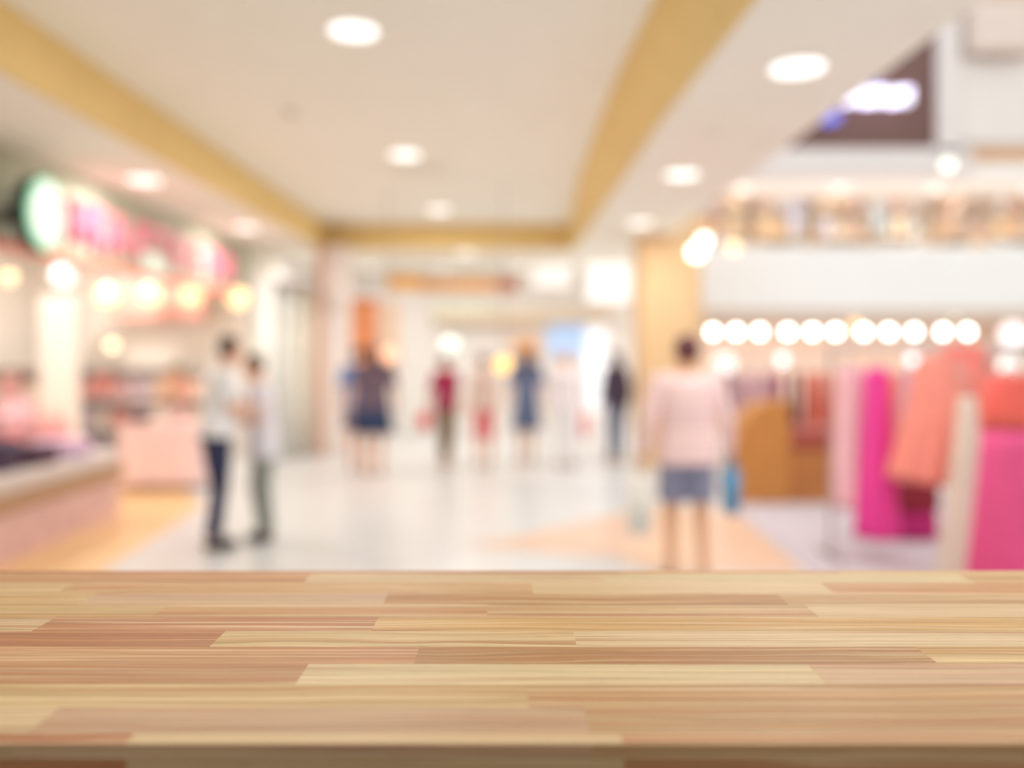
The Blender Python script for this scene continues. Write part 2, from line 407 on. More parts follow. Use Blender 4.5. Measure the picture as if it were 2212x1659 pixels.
def shelf_unit(label, x, y, z, w, h, d, n, m, grp=None, rz=0):
    t = thing('display_shelf', label, 'shelf', (x, y, z), rz, grp)
    link('side_panel', box(-w/2, -w/2+.03, 0, d, 0, h), m, t); link('side_panel', box(w/2-.03, w/2, 0, d, 0, h), m, t)
    link('back_panel', box(-w/2+.03, w/2-.03, d-.02, d, 0, h), m, t)
    for i in range(n+1): link('shelf_board', box(-w/2+.03, w/2-.03, 0, d-.02, i*(h-.03)/n, i*(h-.03)/n+.03), m, t)
    return t
upz = 3.15
struct('ceiling_upper', box(X(1480, ZF), 10.8, ZF+.1, ZF+2.7, H(376, ZF), H(376, ZF)+.2), M_white)
UPL = [(X(1650, ZF)+i*1.6, ZF+1.2, H(376, ZF)) for i in range(4)]
for i, px_ in enumerate((1585, 1720, 1900, 2075)):
    c = UP[(i*3+1) % 8]
    bust(c[0], 'dress form in %s cloth in the upper floor shop, %s from the left' % (c[1], ('first', 'second', 'third', 'fourth')[i]), X(px_, ZF+1.1), ZF+1.1, upz, .85, 'dress forms in the upper shop')
sx = [1560, 1690, 1820, 1950, 2080, 2200]
ordn = ['first', 'second', 'third', 'fourth', 'fifth', 'sixth']
for i, p in enumerate(sx):
    Z = ZF+2.0; x = X(p, Z)
    shelf_unit('pale display shelf in the upper floor shop, %s from the left' % ordn[i], x, Z, upz, .85, 1.3, .4, 3, cm((232, 205, 180)), 'shelves in the upper shop')
    for r in range(3):
        for k in range(3):
            c = UP[rnd.randrange(8)]
            stock_box(c[0], x-.26+k*.26, Z+.17, upz+.032+r*.423, .2, .2, rnd.uniform(.18, .34), 'small %s box on the upper floor shelves' % c[1], 'boxes on the upper floor shelves')
# globe lamps
def globe(x, y, Z, r_px, col, e, label, power=0, name='globe_lamp', ceil=None, grp=None, wall=None):
    r = r_px*Z/F; p = px(x, y, Z)
    t = thing(name, label, 'lamp', p, 0, grp)
    mn = 'lit_globe_%d_%d_%d_%d' % (*col, int(e*10))
    link('glass_globe', ball(nb(), (0, 0, 0), r, seg=24, rings=14), mat(mn, col, .4, 0, 5, emit=e), t, smooth=True)
    link('lamp_cap', cyl(nb(), (0, 0, r*1.05), r*.45, r*.35, r*.3), M_metal, t)
    if wall: link('bracket_arm', tube(nb(), (0, 0, r*1.15), (0, wall-Z, r*1.15), .012, 8), M_metal, t)
    if ceil: link('cord', tube(nb(), (0, 0, r*1.1), (0, 0, ceil-p.z), .006, 6), M_metal, t)
    return t
globe(1504, 545, 11.0, 15, (255, 248, 235), 4, 'white globe lamp beside the top of the beige pillar, the lower of a touching pair', wall=11.72)
globe(1521, 520, 11.2, 12, (255, 248, 235), 4, 'white globe lamp beside the top of the beige pillar, the upper of a touching pair', wall=11.72)
globe(1584, 534, 12.8, 12, (255, 224, 170), 1.6, 'warm yellow globe lamp at the left end of the white fascia', wall=13.42)
globe(2048, 356, 13.0, 12, (250, 250, 235), 1.4, 'faint white globe lamp at the right end of the pale upper beam', wall=13.47)
SOF = H(672, ZF)+.02
# vanity rails of bulbs under the fascia
M_bulb = mat('bright_bulb', (255, 250, 242), .4, 0, 5, emit=9)
groups = [(1540, 1590, 1641), (1702, 1755, 1805), (1866, 1920, 1975), (2037, 2090)]
for gi, g in enumerate(groups):
    Z = 13.7; xm = sum(g)/len(g); o = px(xm, 717, Z)
    t = thing('bulb_rail_light', 'rail of bright white bulbs hanging under the white fascia, %s from the pillar' % ordn[gi], 'light', o, 0, 'bulb rails under the fascia')
    bm = box(X(g[0], Z)-o.x-.1, X(g[-1], Z)-o.x+.1, -.03, .03, .12, .16); link('rail', bm, M_metal, t)
    for sx_ in (g[0], g[-1]): link('rod', tube(nb(), (X(sx_, Z)-o.x, 0, .155), (X(sx_, Z)-o.x, 0, SOF-o.z), .008, 6), M_metal, t)
    for b in g:
        so = link('socket', cyl(nb(), (X(b, Z)-o.x, 0, .09), .03, .07), M_metal, t)
        link('bulb', ball(nb(), (X(b, Z)-o.x, 0, 0), .06), M_bulb, so, smooth=True)
globe(1690, 778, 13.8, 10, (250, 248, 255), 2.5, 'white globe lamp hanging below the second bulb rail', ceil=SOF)
globe(1972, 776, 13.8, 10, (246, 244, 255), 1.8, 'white globe lamp hanging below the right part of the third bulb rail', ceil=SOF)
globe(1566, 786, 13.8, 20, (245, 244, 244), 1.0, 'dim white globe lamp beside the head of the person in pink', ceil=SOF)
globe(2062, 684, 13.8, 10, (250, 250, 205), 2.0, 'pale yellow globe lamp above the last bulb rail', ceil=SOF)
globe(1850, 704, 14.2, 12, (255, 200, 140), 1.4, 'orange globe lamp just behind the third bulb rail', ceil=SOF)
globe(2180, 792, 13.8, 20, (240, 240, 236), 1.0, 'dim white globe lamp at the right margin above the coral dress', ceil=SOF)
globe(2190, 722, 13.8, 26, (246, 236, 240), 1.0, 'large pale pink globe lamp at the right margin right of the bulb rails', ceil=SOF)
# shop under the fascia
panel('wall_shop_back', 1400, 2640, 660, 960, 17.2, .2, mat('tan_pink_wall', (228, 200, 182), .8, .06, 1.4))
struct('ceiling_shop', box(X(1512, ZF), 10.8, ZF+.42, 17.2, H(672, ZF)+.02, H(672, ZF)+.25), mat('tan_soffit', (232, 212, 196), .8, .03))
panel('trim_5', 1512, 2640, 668, 690, ZF-.02, .1, mat('tan_soffit', (232, 212, 196)))
def added_downlight(x, y, z, lab, grp, power=30):  # fill lamp in the form of a downlight, added for brightness
    t = thing('ceiling_downlight', lab, 'ceiling light', (x, y, z), 0, grp)
    link('diffuser', cyl(nb(), (0, 0, -.006), .1, .012), M_glow, t); area('lamp_light', (0, 0, -.03), .2, power, (1, .985, .94), t)
for p in UPL: added_downlight(*p, 'added downlight brightening the upper floor shop', 'added downlights in the upper shop', 13)  # added lamps, lift the dark upper shop shelves
for i in range(4): added_downlight(2.9+i*1.9, 15.2, H(672, ZF)+.02, 'added downlight brightening the clothes shop under the fascia', 'added downlights in the clothes shop')  # added unseen lamps that brighten the clothes shop

# beige pillar
struct('pillar', loft(nb(), [(X(1445, 11.9), 12.05, 0, .43, .36), (X(1445, 11.9), 12.05, ZL+.3, .43, .36)], 48, power=6), M_beige, smooth=False)

# ---------------------------------------------------------------- clothes
def gown(label, xp, Z, y0, y1, w0, w1, col, n=9, amp=.12, cat='dress', name='hanging_dress', sleeve=0, skirt=None, split=.4, grp=None, depth=.5, rail=None, rz=0, tilt=0):
    """garment on a hanger: y0, y1 photo rows of shoulder and hem; w0, w1 widths in pixels"""
    k = Z/F; z1 = H(y1, Z); z0 = H(y0, Z); x = X(xp, Z); L = z0-z1
    t = thing(name, label, cat, (x, Z, z0), rz, grp)
    def ring(f):
        w = (w0+(w1-w0)*(f**1.2))*k/2
        if f < .05: w *= .86
        d = (.06+.3*w*depth+.05*f)
        return (tilt*k*f, 0, -L*f, w, d)
    fs = [0, .02, .05, .1, .16, .22, .3, .38, .46, .54, .62, .7, .78, .86, .93, 1]
    if skirt:
        a = [f for f in fs if f <= split]+[split]; b = [split]+[f for f in fs if f > split]
        link('bodice', loft(nb(), [ring(f) for f in a], 64, side=(1, 0, 0), pleat=(n, amp*.4, .6)), cm(col), t, smooth=True)
        link('skirt', loft(nb(), [ring(f) for f in b], 96, side=(1, 0, 0), pleat=(n*2, amp, .6)), cm(skirt), t, smooth=True)
    else:
        link('fabric', loft(nb(), [ring(f) for f in fs], 72, side=(1, 0, 0), pleat=(n, amp, .8)), cm(col), t, smooth=True)
    if sleeve:
        for s in (-1, 1):
            w = w0*k/2; link('sleeve', loft(nb(), [(s*w*.7, 0, -.03, .05, .05), (s*w*1.0, 0, -.1, .075, .06), (s*w*1.15, -.02, -sleeve*.6, .07, .05), (s*w*1.12, -.03, -sleeve, .06, .045)], 20), cm(col), t, smooth=True)
    bm = nb(); w = w0*k/2*.8
    tube(bm, (-w, 0, -.02), (0, 0, .05), .006, 6); tube(bm, (w, 0, -.02), (0, 0, .05), .006, 6); hg = link('hanger', bm, M_metal, t); bm = nb(); tube(bm, (0, 0, .05), (0, 0, .1), .004, 6)
    for q in range(6):
        a0, a1 = -PI/2+q*PI/5, -PI/2+(q+1)*PI/5
        tube(bm, (0, .02*math.cos(a0), .12+.02*math.sin(a0)), (0, .02*math.cos(a1), .12+.02*math.sin(a1)), .004, 6)
    link('hook', bm, M_metal, hg)
    return t
def rack(label, x0, x1, Z, h, carry=()):
    """chrome clothes rail from x0 to x1 (metres)"""
    t = thing('clothes_rack', label, 'clothes rack', ((x0+x1)/2, Z, 0)); w = (x1-x0)/2
    link('rail', tube(nb(), (-w, 0, h), (w, 0, h), .014, 12), M_metal, t)
    for g in carry:
        if abs(g.location.y-Z) > .03: link('display_arm', tube(nb(), (g.location.x-(x0+x1)/2, 0, h), (g.location.x-(x0+x1)/2, g.location.y-Z, g.location.z+.135), .009, 8), M_metal, t)
    for s in (-1, 1):
        link('upright', tube(nb(), (s*w, 0, .03), (s*w, 0, h), .014, 12), M_metal, t)
        link('foot', box(s*w-.02, s*w+.02, -.22, .22, .012, .045), M_metal, t)
CORAL, MAG, PINK, BEI, PLUM, MAUVE = (250, 138, 124), (232, 60, 140), (248, 196, 204), (226, 210, 194), (104, 32, 66), (206, 150, 168)
G = []
G += [gown('long dress with coral bodice and hot pink pleated skirt at the right margin', 2185, 5.0, 812, 1330, 110, 190, (244, 104, 92), 9, .10, skirt=(234, 84, 140), split=.22, depth=.9)]
G += [gown('long beige gown with fine vertical pleats next to the hot pink dress', 2090, 5.8, 858, 1300, 34, 124, BEI, 16, .07, depth=.8, tilt=-10)]
G += [gown('large coral draped dress at the middle of the near rack', 2036, 6.1, 775, 1042, 110, 140, (252, 152, 136), 9, .14, depth=.7, tilt=-45)]
G += [gown('coral blouse with long sleeves standing higher than the other coral dress', 2080, 6.3, 745, 960, 90, 120, CORAL, 7, .1, name='hanging_blouse', cat='blouse', sleeve=.55)]
G += [gown('hot magenta long dress between pale pink dress and coral dress', 1895, 6.4, 795, 1160, 50, 88, (240, 66, 160), 8, .12, depth=.9)]
G += [gown('pale pink long dress, leftmost of the near rack', 1838, 6.6, 792, 1095, 55, 80, PINK, 8, .12, depth=.9)]
G += [gown('lilac grey blouse between the magenta and coral dresses', 1978, 6.7, 800, 960, 60, 75, (214, 176, 196), 8, .1, name='hanging_blouse', cat='blouse')]
G += [gown('peach striped top hanging behind the magenta dress', 1935, 7.0, 808, 990, 40, 60, (240, 140, 110), 6, .1, name='hanging_shirt', cat='top')]
rack('chrome clothes rail nearest the viewer carrying the coral and pink dresses', X(1795, 6.45), X(2130, 6.45)+.5, 6.45, 1.56, G[1:])
rack('chrome clothes rail at the right margin carrying the hot pink dress', X(2136, 5.05), X(2136, 5.05)+1.4, 5.06, 1.5, G[:1])
# boxes under the dresses
def stool(label, x0, x1, y0, y1, Z, c1, c2):
    k = Z/F; xc = X((x0+x1)/2, Z); w = (x1-x0)*k/2; h = H(y0, Z)
    t = thing('storage_ottoman', label, 'ottoman', (xc, Z, 0))
    link('body', box(-w, w, 0, .5, .012, h*.5), cm(c2), t, bevel=.03); link('lid', box(-w-.01, w+.01, -.01, .51, h*.5, h), cm(c1), t, bevel=.04)
stool('dark red and magenta cushioned ottoman under the coral dress', 1932, 2030, 1042, 1178, 7.0, (150, 34, 52), (196, 34, 120))
# mid rack behind the desk
rack('low chrome clothes rail behind the curved wooden desk', X(1555, 10.2), X(1825, 10.2), 10.2, 1.42)
mid = [(1572, (150, 110, 122), 'grey mauve'), (1592, (236, 200, 206), 'pale pink'), (1614, (206, 160, 176), 'mauve'), (1636, (240, 208, 214), 'light rose'), (1658, (186, 130, 150), 'dusty mauve'), (1682, (176, 110, 134), 'deep mauve'), (1716, (96, 28, 60), 'dark plum'), (1746, (232, 130, 112), 'coral'), (1770, (226, 116, 100), 'dark coral'), (1796, (238, 142, 122), 'light coral')]
for i, (p, c, nm) in enumerate(mid):
    gown('%s blouse hanging on the low rail behind the wooden desk' % nm, p, 10.2, 805, 935-(i % 3)*10, 17, 22, c, 5, .1, name='hanging_blouse', cat='blouse', depth=2.2)
# second row of garments further right behind the near rack
for i, (p, c, nm) in enumerate([(2120, (236, 120, 104), 'coral red'), (2150, (222, 90, 110), 'rose red'), (2178, (240, 150, 140), 'salmon')]):
    gown('%s top on the far rail at the right behind the long dress' % nm, p, 8.6, 800, 960, 30, 40, c, 6, .1, name='hanging_shirt', cat='top', depth=1.6)
rack('chrome clothes rail at the far right behind the long hot pink dress', X(2100, 8.6), X(2100, 8.6)+1.3, 8.6, 1.5)

# wooden desk with curved end
t = thing('reception_desk', 'orange-brown wooden shop desk with curved end panel and dark red top', 'desk', (X(1700, 8.8), 8.8, 0))
WD = mat('orange_brown_wood', (196, 132, 66), .5, .1, 6); WD2 = mat('brown_wood_front', (184, 118, 62), .5, .1, 6)
k = 8.8/F
pts = [(-118*k, 0), (-118*k, .35), (-112*k, .55), (-96*k, .78), (-74*k, .93), (-48*k, 1.0), (-22*k, 1.02), (6*k, 1.02), (6*k, 0)]
bm = nb(); a = [bm.verts.new((x, -.02, z+.012)) for x, z in pts]; b = [bm.verts.new((x, .4, z+.012)) for x, z in pts]
bm.faces.new(a); bm.faces.new(b[::-1])
for i in range(len(pts)): bm.faces.new((a[i], a[(i+1) % len(pts)], b[(i+1) % len(pts)], b[i]))
link('curved_end_panel', bm, WD, t)
link('desk_body', box(6*k, 1.15, .02, .6, .012, .56), WD2, t)
link('desk_top', box(6*k, 1.17, -.01, .62, .56, .74), mat('dark_red_top', (166, 78, 66), .5, .05), t, bevel=.01)

# ---------------------------------------------------------------- people
SK = mat('skin_light', (232, 184, 156), .5, .04, 12)
def person(label, x, y, rz, Ht, skin=SK, hair=(40, 28, 30), hair_long=0, top=(235, 235, 238), top_sleeve='short', top_hem=.86, top_m=None,
           bottom='trousers', bcol=(40, 44, 70), bhem=.1, arms=None, legs=None, head=(0, 0), vox=.009, build=1.0, shoes=(60, 55, 55), lean=0, bun=False, rk0=.068):
    s = Ht/1.7; b = build
    arms = arms or {}
    def A(sd):
        d = {'e': (sd*.25*b, .03, 1.12), 'h': (sd*.27*b, -.04, .87)}; d.update(arms.get(sd, {})); return d
    legs = legs or {-1: (0, 0), 1: (0, 0)}   # (x offset, y offset) of the feet
    up = lambda z: lean*max(0, z-.95)        # forward lean of the trunk
    def T(p): return Vector((p[0], p[1]-up(p[2]), p[2]))*s
    body = nb()
    def c(a, d, ra, rb): cap(body, T(a), T(d), ra*s, rb*s)
    def lf(bm_, rings, n=24, **k): loft(bm_, [(*T(r[:3]), r[3]*s, r[4]*s) for r in rings], n, **k)
    lf(body, [(0, 0, .84, .10, .08), (0, 0, .88, .145*b, .10), (0, 0, .95, .155*b, .105), (0, 0, 1.08, .125*b, .088), (0, 0, 1.2, .14*b, .098), (0, -.005, 1.3, .155*b, .1), (0, 0, 1.38, .15*b, .085), (0, 0, 1.42, .09, .06), (0, 0, 1.46, .055, .055)], side=(1, 0, 0))
    hx, hy = head        # turn is in the hair and face only
    hc = Vector((hx, -.015+hy, 1.585)); q = math.atan2(0, 1)
    c((0, 0, 1.42), (hx*.6, hy*.5, 1.52), .056, .052)
    ball(body, T(hc), .074*s, .09*s, .108*s); ball(body, T(hc+Vector((0, -.025, -.055))), .055*s, .062*s, .055*s)
    cap(body, T(hc+Vector((0, -.085, .012))), T(hc+Vector((0, -.1, -.018))), .009*s, .014*s)
    for sd in (-1, 1):
        ball(body, T(hc+Vector((sd*.076, .01, -.005))), .012*s, .02*s, .03*s)
        a = A(sd); sh = (sd*.175*b, 0, 1.385)
        c((sd*.08, 0, 1.41), sh, .05, .052); c(sh, a['e'], .05, .038); c(a['e'], a['h'], .038, .026)
        # hand: palm, four fingers and a thumb
        h = T(a['h']); e = T(a['e']); d = (h-e).normalized()
        side = Vector((0, 1, 0)); side = (side-d*side.dot(d))
        side = side.normalized() if side.length > .2 else Vector((sd, 0, 0)); nrm = d.cross(side)*sd
        loft(body, [(*h, .024*s, .02*s), (*(h+d*.035*s), .038*s, .017*s), (*(h+d*.085*s), .04*s, .014*s)], 14, side=side)
        for i, fl in enumerate((.062, .075, .07, .055)):
            o = h+d*.08*s+side*(.03-.02*i)*s*-1; m1 = o+d*fl*.55*s+nrm*-.006*s; m2 = m1+d*fl*.42*s-nrm*.022*s
            cap(body, o, m1, .0085*s, .008*s, 8); cap(body, m1, m2, .008*s, .007*s, 8)
        o = h+d*.02*s-side*.03*s; m1 = o+d*.035*s-side*.025*s; cap(body, o, m1, .011*s, .0095*s, 8); cap(body, m1, m1+d*.028*s-side*.004*s, .0095*s, .008*s, 8)
        fx, fy = legs[sd]; hp = (sd*.085, 0, .9); an = (sd*.085+fx, .02+fy, .085); kn = (sd*.09+fx*.5, fy*.5-.03*(1 if fy else .3), .48)
        c(hp, kn, .085*b, .055); c(kn, an, .053, .034)
        ft = (an[0]+sd*.015, an[1]-.13, .03); c((an[0], an[1]+.03, .04), ft, .035, .028)
    o = remesh('person', body, vox*s, skin); tag(o, label, 'person'); o.location = (x, y, 0); o.rotation_euler.z = rz
    # eyes, brows and mouth
    bm = nb()
    for sd in (-1, 1): ball(bm, T(hc+Vector((sd*.028, -.081, .012))), .011*s, .006*s, .006*s, 10, 6)
    link('eyes', bm, M_dark, o, smooth=True)
    link('mouth', ball(nb(), T(hc+Vector((0, -.087, -.05))), .02*s, .006*s, .006*s, 10, 6), mat('lips', (190, 110, 104), .5), o, smooth=True)
    # hair
    bm = nb(); ball(bm, T(hc+Vector((0, .018, .022))), .086*s, .096*s, .104*s)
    if hair_long: lf(bm, [(hx, .05+hy, 1.64, .07, .05), (hx, .075+hy, 1.5, .085, .05), (hx, .095, 1.58-hair_long*.6, .085, .04), (hx, .1, 1.6-hair_long, .06, .025)], side=(1, 0, 0))
    if bun: ball(bm, T(hc+Vector((0, .07, .085))), .04*s)
    hm = bm.copy(); bm.free()
    # keep the face clear
    bmesh.ops.delete(hm, geom=[v for v in hm.verts if False], context='VERTS')
    ho = remesh('hair', hm, .009*s, cm(hair, .5), o, smooth=1)
    for v in ho.data.vertices:
        c0 = T(hc); q = v.co-c0
        if q.y < -.02*s and q.z < .052*s and abs(q.x) < .1*s and v.co.z > (T((0, 0, 1.45))).z:
            v.co.y = c0.y-.02*s+(q.y+.02*s)*.05
    # top
    bm = nb(); g = .026
    hem = top_hem
    lf(bm, [(0, 0, hem, .165*b+g, .118+g), (0, 0, (hem+1.08)/2, .16*b+g, .112+g), (0, 0, 1.08, .14*b+g, .1+g), (0, 0, 1.2, .15*b+g, .108+g), (0, -.005, 1.3, .162*b+g, .11+g), (0, 0, 1.38, .16*b+g, .092+g), (0, 0, 1.425, .1, .07), (0, 0, 1.445, .066, .064)], side=(1, 0, 0))
    for sd in (-1, 1):
        a = A(sd); sh = Vector((sd*.175*b, 0, 1.385)); e = Vector(a['e']); h = Vector(a['h'])
        cap(bm, T((sd*.09, 0, 1.395)), T(sh), .062*s, .066*s)
        if top_sleeve == 'none': continue
        if top_sleeve == 'short': cap(bm, T(sh), T(sh.lerp(e, .7)), .064*s, .06*s)
        else: cap(bm, T(sh), T(e), .064*s, .052*s); cap(bm, T(e), T(e.lerp(h, .85)), .052*s, .04*s)
    remesh('top', bm, .011*s, top_m or cm(top), o, smooth=3)
    # lower garment
    bm = nb(); bz = 1.02; g = .012
    if bottom in ('trousers', 'shorts'):
        end = bhem
        lf(bm, [(0, 0, bz, .135*b+g, .1+g), (0, 0, .95, .16*b+g, .115+g), (0, 0, .86, .165*b+g, .115+g), (0, 0, .82, .15*b, .1)], side=(1, 0, 0))
        for sd in (-1, 1):
            fx, fy = legs[sd]; hp = Vector((sd*.085, 0, .9)); kn = Vector((sd*.09+fx*.5, fy*.5-.03*(1 if fy else .3), .48)); an = Vector((sd*.085+fx, .02+fy, .085))
            rk = rk0 if bottom == 'trousers' else .09
            pts_ = [(hp, .096*b), (hp.lerp(kn, .5), .086*b)]
            if end < .48: pts_ += [(kn, rk), (kn.lerp(an, min(1, (.48-end)/.395)), rk*.86)]
            else: pts_ += [(hp.lerp(kn, min(1, (.9-end)/.42)), .09*b)]
            lf(bm, [(*p, r, r) for p, r in pts_], 20, side=(1, 0, 0))
        remesh(bottom if bottom == 'trousers' else 'shorts', bm, .011*s, cm(bcol), o, smooth=3)
    elif bottom == 'skirt':
        loft(bm, [(0, 0, bz*s, (.14*b+g)*s, (.1+g)*s), (0, 0, .93*s, (.165*b+g)*s, (.12+g)*s), (0, 0, (bhem+.93)/2*s, (.2*b)*s, .15*s), (0, 0, bhem*s, (.225*b)*s, .18*s)], 64, side=(1, 0, 0), pleat=(12, .05, .3))
        link('skirt', bm, cm(bcol), o, smooth=True)
    bm = nb()
    for sd in (-1, 1):
        fx, fy = legs[sd]; an = Vector((sd*.085+fx, .02+fy, .05))
        loft(bm, [(*(T(an+Vector((0, .055, -.008)))), .03*s, .03*s), (*(T(an+Vector((0, .03, -.008)))), .042*s, .042*s), (*(T(an+Vector((sd*.005, -.06, -.014)))), .046*s, .036*s), (*(T(an+Vector((sd*.015, -.14, -.02)))), .04*s, .028*s), (*(T(an+Vector((sd*.015, -.175, -.025)))), .02*s, .016*s)], 18, side=(1, 0, 0))
    link('shoes', bm, cm(shoes), o, smooth=True)
    return o

WH = (240, 236, 240)
P1 = person('person in white shirt and slim dark navy trousers bending over a phone with a companion', X(466, 6.8), 6.8, 2.0, 1.64, top=(238, 238, 242), top_hem=.9, bottom='trousers', bcol=(34, 42, 78),
       arms={1: {'e': (.2, -.08, 1.14), 'h': (.08, -.28, 1.14)}, -1: {'e': (-.2, -.06, 1.13), 'h': (-.07, -.28, 1.13)}}, legs={-1: (.01, .02), 1: (-.01, -.02)}, head=(0, -.03), lean=.12, vox=.007, build=1.14)
P2 = person('person in loose white shirt and grey-green trousers facing the one in navy trousers', X(570, 7.1), 7.1, -1.15, 1.5, top=(234, 230, 240), top_hem=.76, bottom='trousers', bcol=(146, 150, 142), rk0=.094,
       arms={1: {'e': (.21, -.06, 1.12), 'h': (.1, -.24, 1.1)}, -1: {'e': (-.2, -.06, 1.12), 'h': (-.08, -.24, 1.12)}}, legs={-1: (.0, .01), 1: (.0, -.01)}, head=(0, -.04), lean=.07, vox=.007, build=1.08)
t = tag(link('mobile_phone', box(-.037, .037, -.005, .005, 0, .15), M_dark, bevel=.004), 'dark mobile phone held between the couple in white shirts', 'phone')
t.location = (X(505, 6.95), 6.95, 1.07); t.rotation_euler = (.5, 0, .4)
PS = mat('pink_striped_knit', (250, 220, 216), .8, .03, 12, stripes=(2, 22, (244, 202, 202)))
P3 = person('person seen from behind in pale pink striped top and blue-grey shorts', X(1484, 5.7), 5.7, PI+.05, 1.62, hair=(92, 40, 48), bun=False, top_m=PS, top_sleeve='long', top_hem=.83, bottom='shorts', bcol=(140, 140, 166), bhem=.58,
       arms={1: {'e': (.27, .03, 1.12), 'h': (.3, -.02, .88)}, -1: {'e': (-.27, .03, 1.12), 'h': (-.3, -.04, .88)}}, legs={-1: (-.02, .04), 1: (.02, -.04)}, vox=.007, build=1.12, skin=mat('skin_tan', (232, 178, 140), .5, .04, 12))
# shopping bag in the right hand of the person in pink
def bag(label, p, w, h, col, rz=0, Z=None, name='shopping_bag'):
    t = thing(name, label, 'bag', p, rz)
    bm = nb(); loft(bm, [(0, 0, 0, w*.9, .07), (0, 0, h*.5, w, .08), (0, 0, h, w, .05)], 24, power=5, side=(1, 0, 0)); link('body', bm, cm(col), t, smooth=True)
    for sy in (-.03, .03):
        bm = nb(); pr = None
        for q in range(9):
            a = PI*q/8; v = Vector((w*.5*math.cos(a), sy, h+.09*math.sin(a)))
            if pr: tube(bm, pr, v, .006, 6)
            pr = v
        link('handle', bm, cm(col), t)
    return t
bag('blue shopping bag carried at the right side of the person in pink', Vector((X(1484, 5.7)+.29, 5.72, .47)), .05, .28, (90, 150, 190))
bag('pale translucent shopping bag carried low at the left side of the person in pink', Vector((X(1484, 5.7)-.3, 5.75, .33)), .08, .4, (238, 232, 224))

def far(label, p, fy, **k):
    Z = CAMH*F/(fy-HY); return person(label, X(p, Z), Z, k.pop('rz', 0), k.pop('Ht', 1.6), vox=.012, shoes=(196, 172, 160), **k)
far('person in dark patterned top and pleated navy skirt beside the orange panel', 808, 1026, hair=(60, 40, 50), hair_long=.2, top=(108, 88, 104), top_sleeve='short', bottom='skirt', bcol=(40, 56, 92), bhem=.55, rz=PI+.3, Ht=1.62, build=1.1)
far('person in blue top and slate skirt just left of the one in dark top', 772, 1018, hair=(70, 44, 40), top=(100, 134, 190), bottom='skirt', bcol=(92, 92, 122), bhem=.6, rz=PI, Ht=1.6, build=.9)
far('person in magenta top and loose khaki trousers walking in the middle', 962, 1006, hair=(120, 80, 70), top=(170, 30, 84), top_sleeve='short', bottom='trousers', bcol=(128, 104, 68), bhem=.12, rz=PI-.5, Ht=1.5, arms={1: {'e': (.25, .04, 1.12), 'h': (.3, -.02, .9)}}, legs={-1: (-.02, .1), 1: (.02, -.1)}, build=.9)
far('person in beige top and cropped bright red trousers right of the khaki trousers', 1045, 1010, hair=(130, 90, 80), top=(222, 196, 184), bottom='trousers', bcol=(222, 78, 84), bhem=.42, rz=PI+.3, Ht=1.5, build=.8)
far('person with long dark hair in slate blue knee-length dress under the orange awning', 1137, 1000, hair=(60, 28, 46), hair_long=.35, top=(104, 116, 150), top_sleeve='short', bottom='skirt', bcol=(98, 114, 150), bhem=.5, rz=PI, Ht=1.6, build=.95)
far('person in white top and white trousers in front of the blue poster', 1222, 1010, hair=(176, 150, 140), top=(238, 228, 232), top_sleeve='long', bottom='trousers', bcol=(240, 236, 238), rz=.2, Ht=1.55, build=1.05)
far('person in dark jacket half hidden at the left side of the beige pillar', 1330, 1000, hair=(50, 40, 60), hair_long=.2, top=(72, 56, 76), top_sleeve='long', bottom='trousers', bcol=(110, 120, 146), rz=PI+.4, Ht=1.55, build=.85)
bag('small red handbag at the hip of the person in khaki trousers', Vector((X(962, 11.82)-.263, 11.7, .5)), .09, .2, (226, 70, 72), name='handbag')
bag('red shoulder bag beside the person all in white', Vector((X(1222, 11.63)+.25, 11.6, .4)), .05, .3, (230, 130, 130), name='handbag')

# ---------------------------------------------------------------- left: shop with the pink sign
hb, htop = 2.36, ZL
struct('wall_header', box(XL-.15, XL, 4.0, 12.9, hb, htop), M_olive)
struct('wall_end', box(-7.2, XL+.02, 12.9, 13.1, 0, 3.1), M_pinkwall)
struct('trim_6', box(XL-.01, XL+.05, 4.0, 12.6, hb-.06, hb), mat('coral_red_valance', (250, 130, 112), .6, .05))
# logo disc
t = thing('round_logo_sign', 'round white and green lit sign left of the pink letters', 'sign', (XL+.28, 6.77, 2.57), 0)
R = Matrix.Rotation(PI/2, 4, 'Y')
link('sign_drum', cyl(nb(), (-.02, 0, 0), .31, .1, n=48, rot=R), mat('dark_green_drum', (52, 66, 62), .5), t)
link('sign_rim', cyl(nb(), (.035, 0, 0), .295, .02, n=48, rot=R), mat('lit_green_rim', (150, 222, 182), .4, 0, 5, emit=.5), t)
link('sign_face', cyl(nb(), (.05, 0, 0), .245, .02, n=48, rot=R), mat('lit_white_face', (236, 246, 238), .4, 0, 5, emit=.45), t)
link('bracket', box(-.28, -.06, -.05, .05, -.05, .05), M_dark, t)
t.scale = (1, .95, .95)
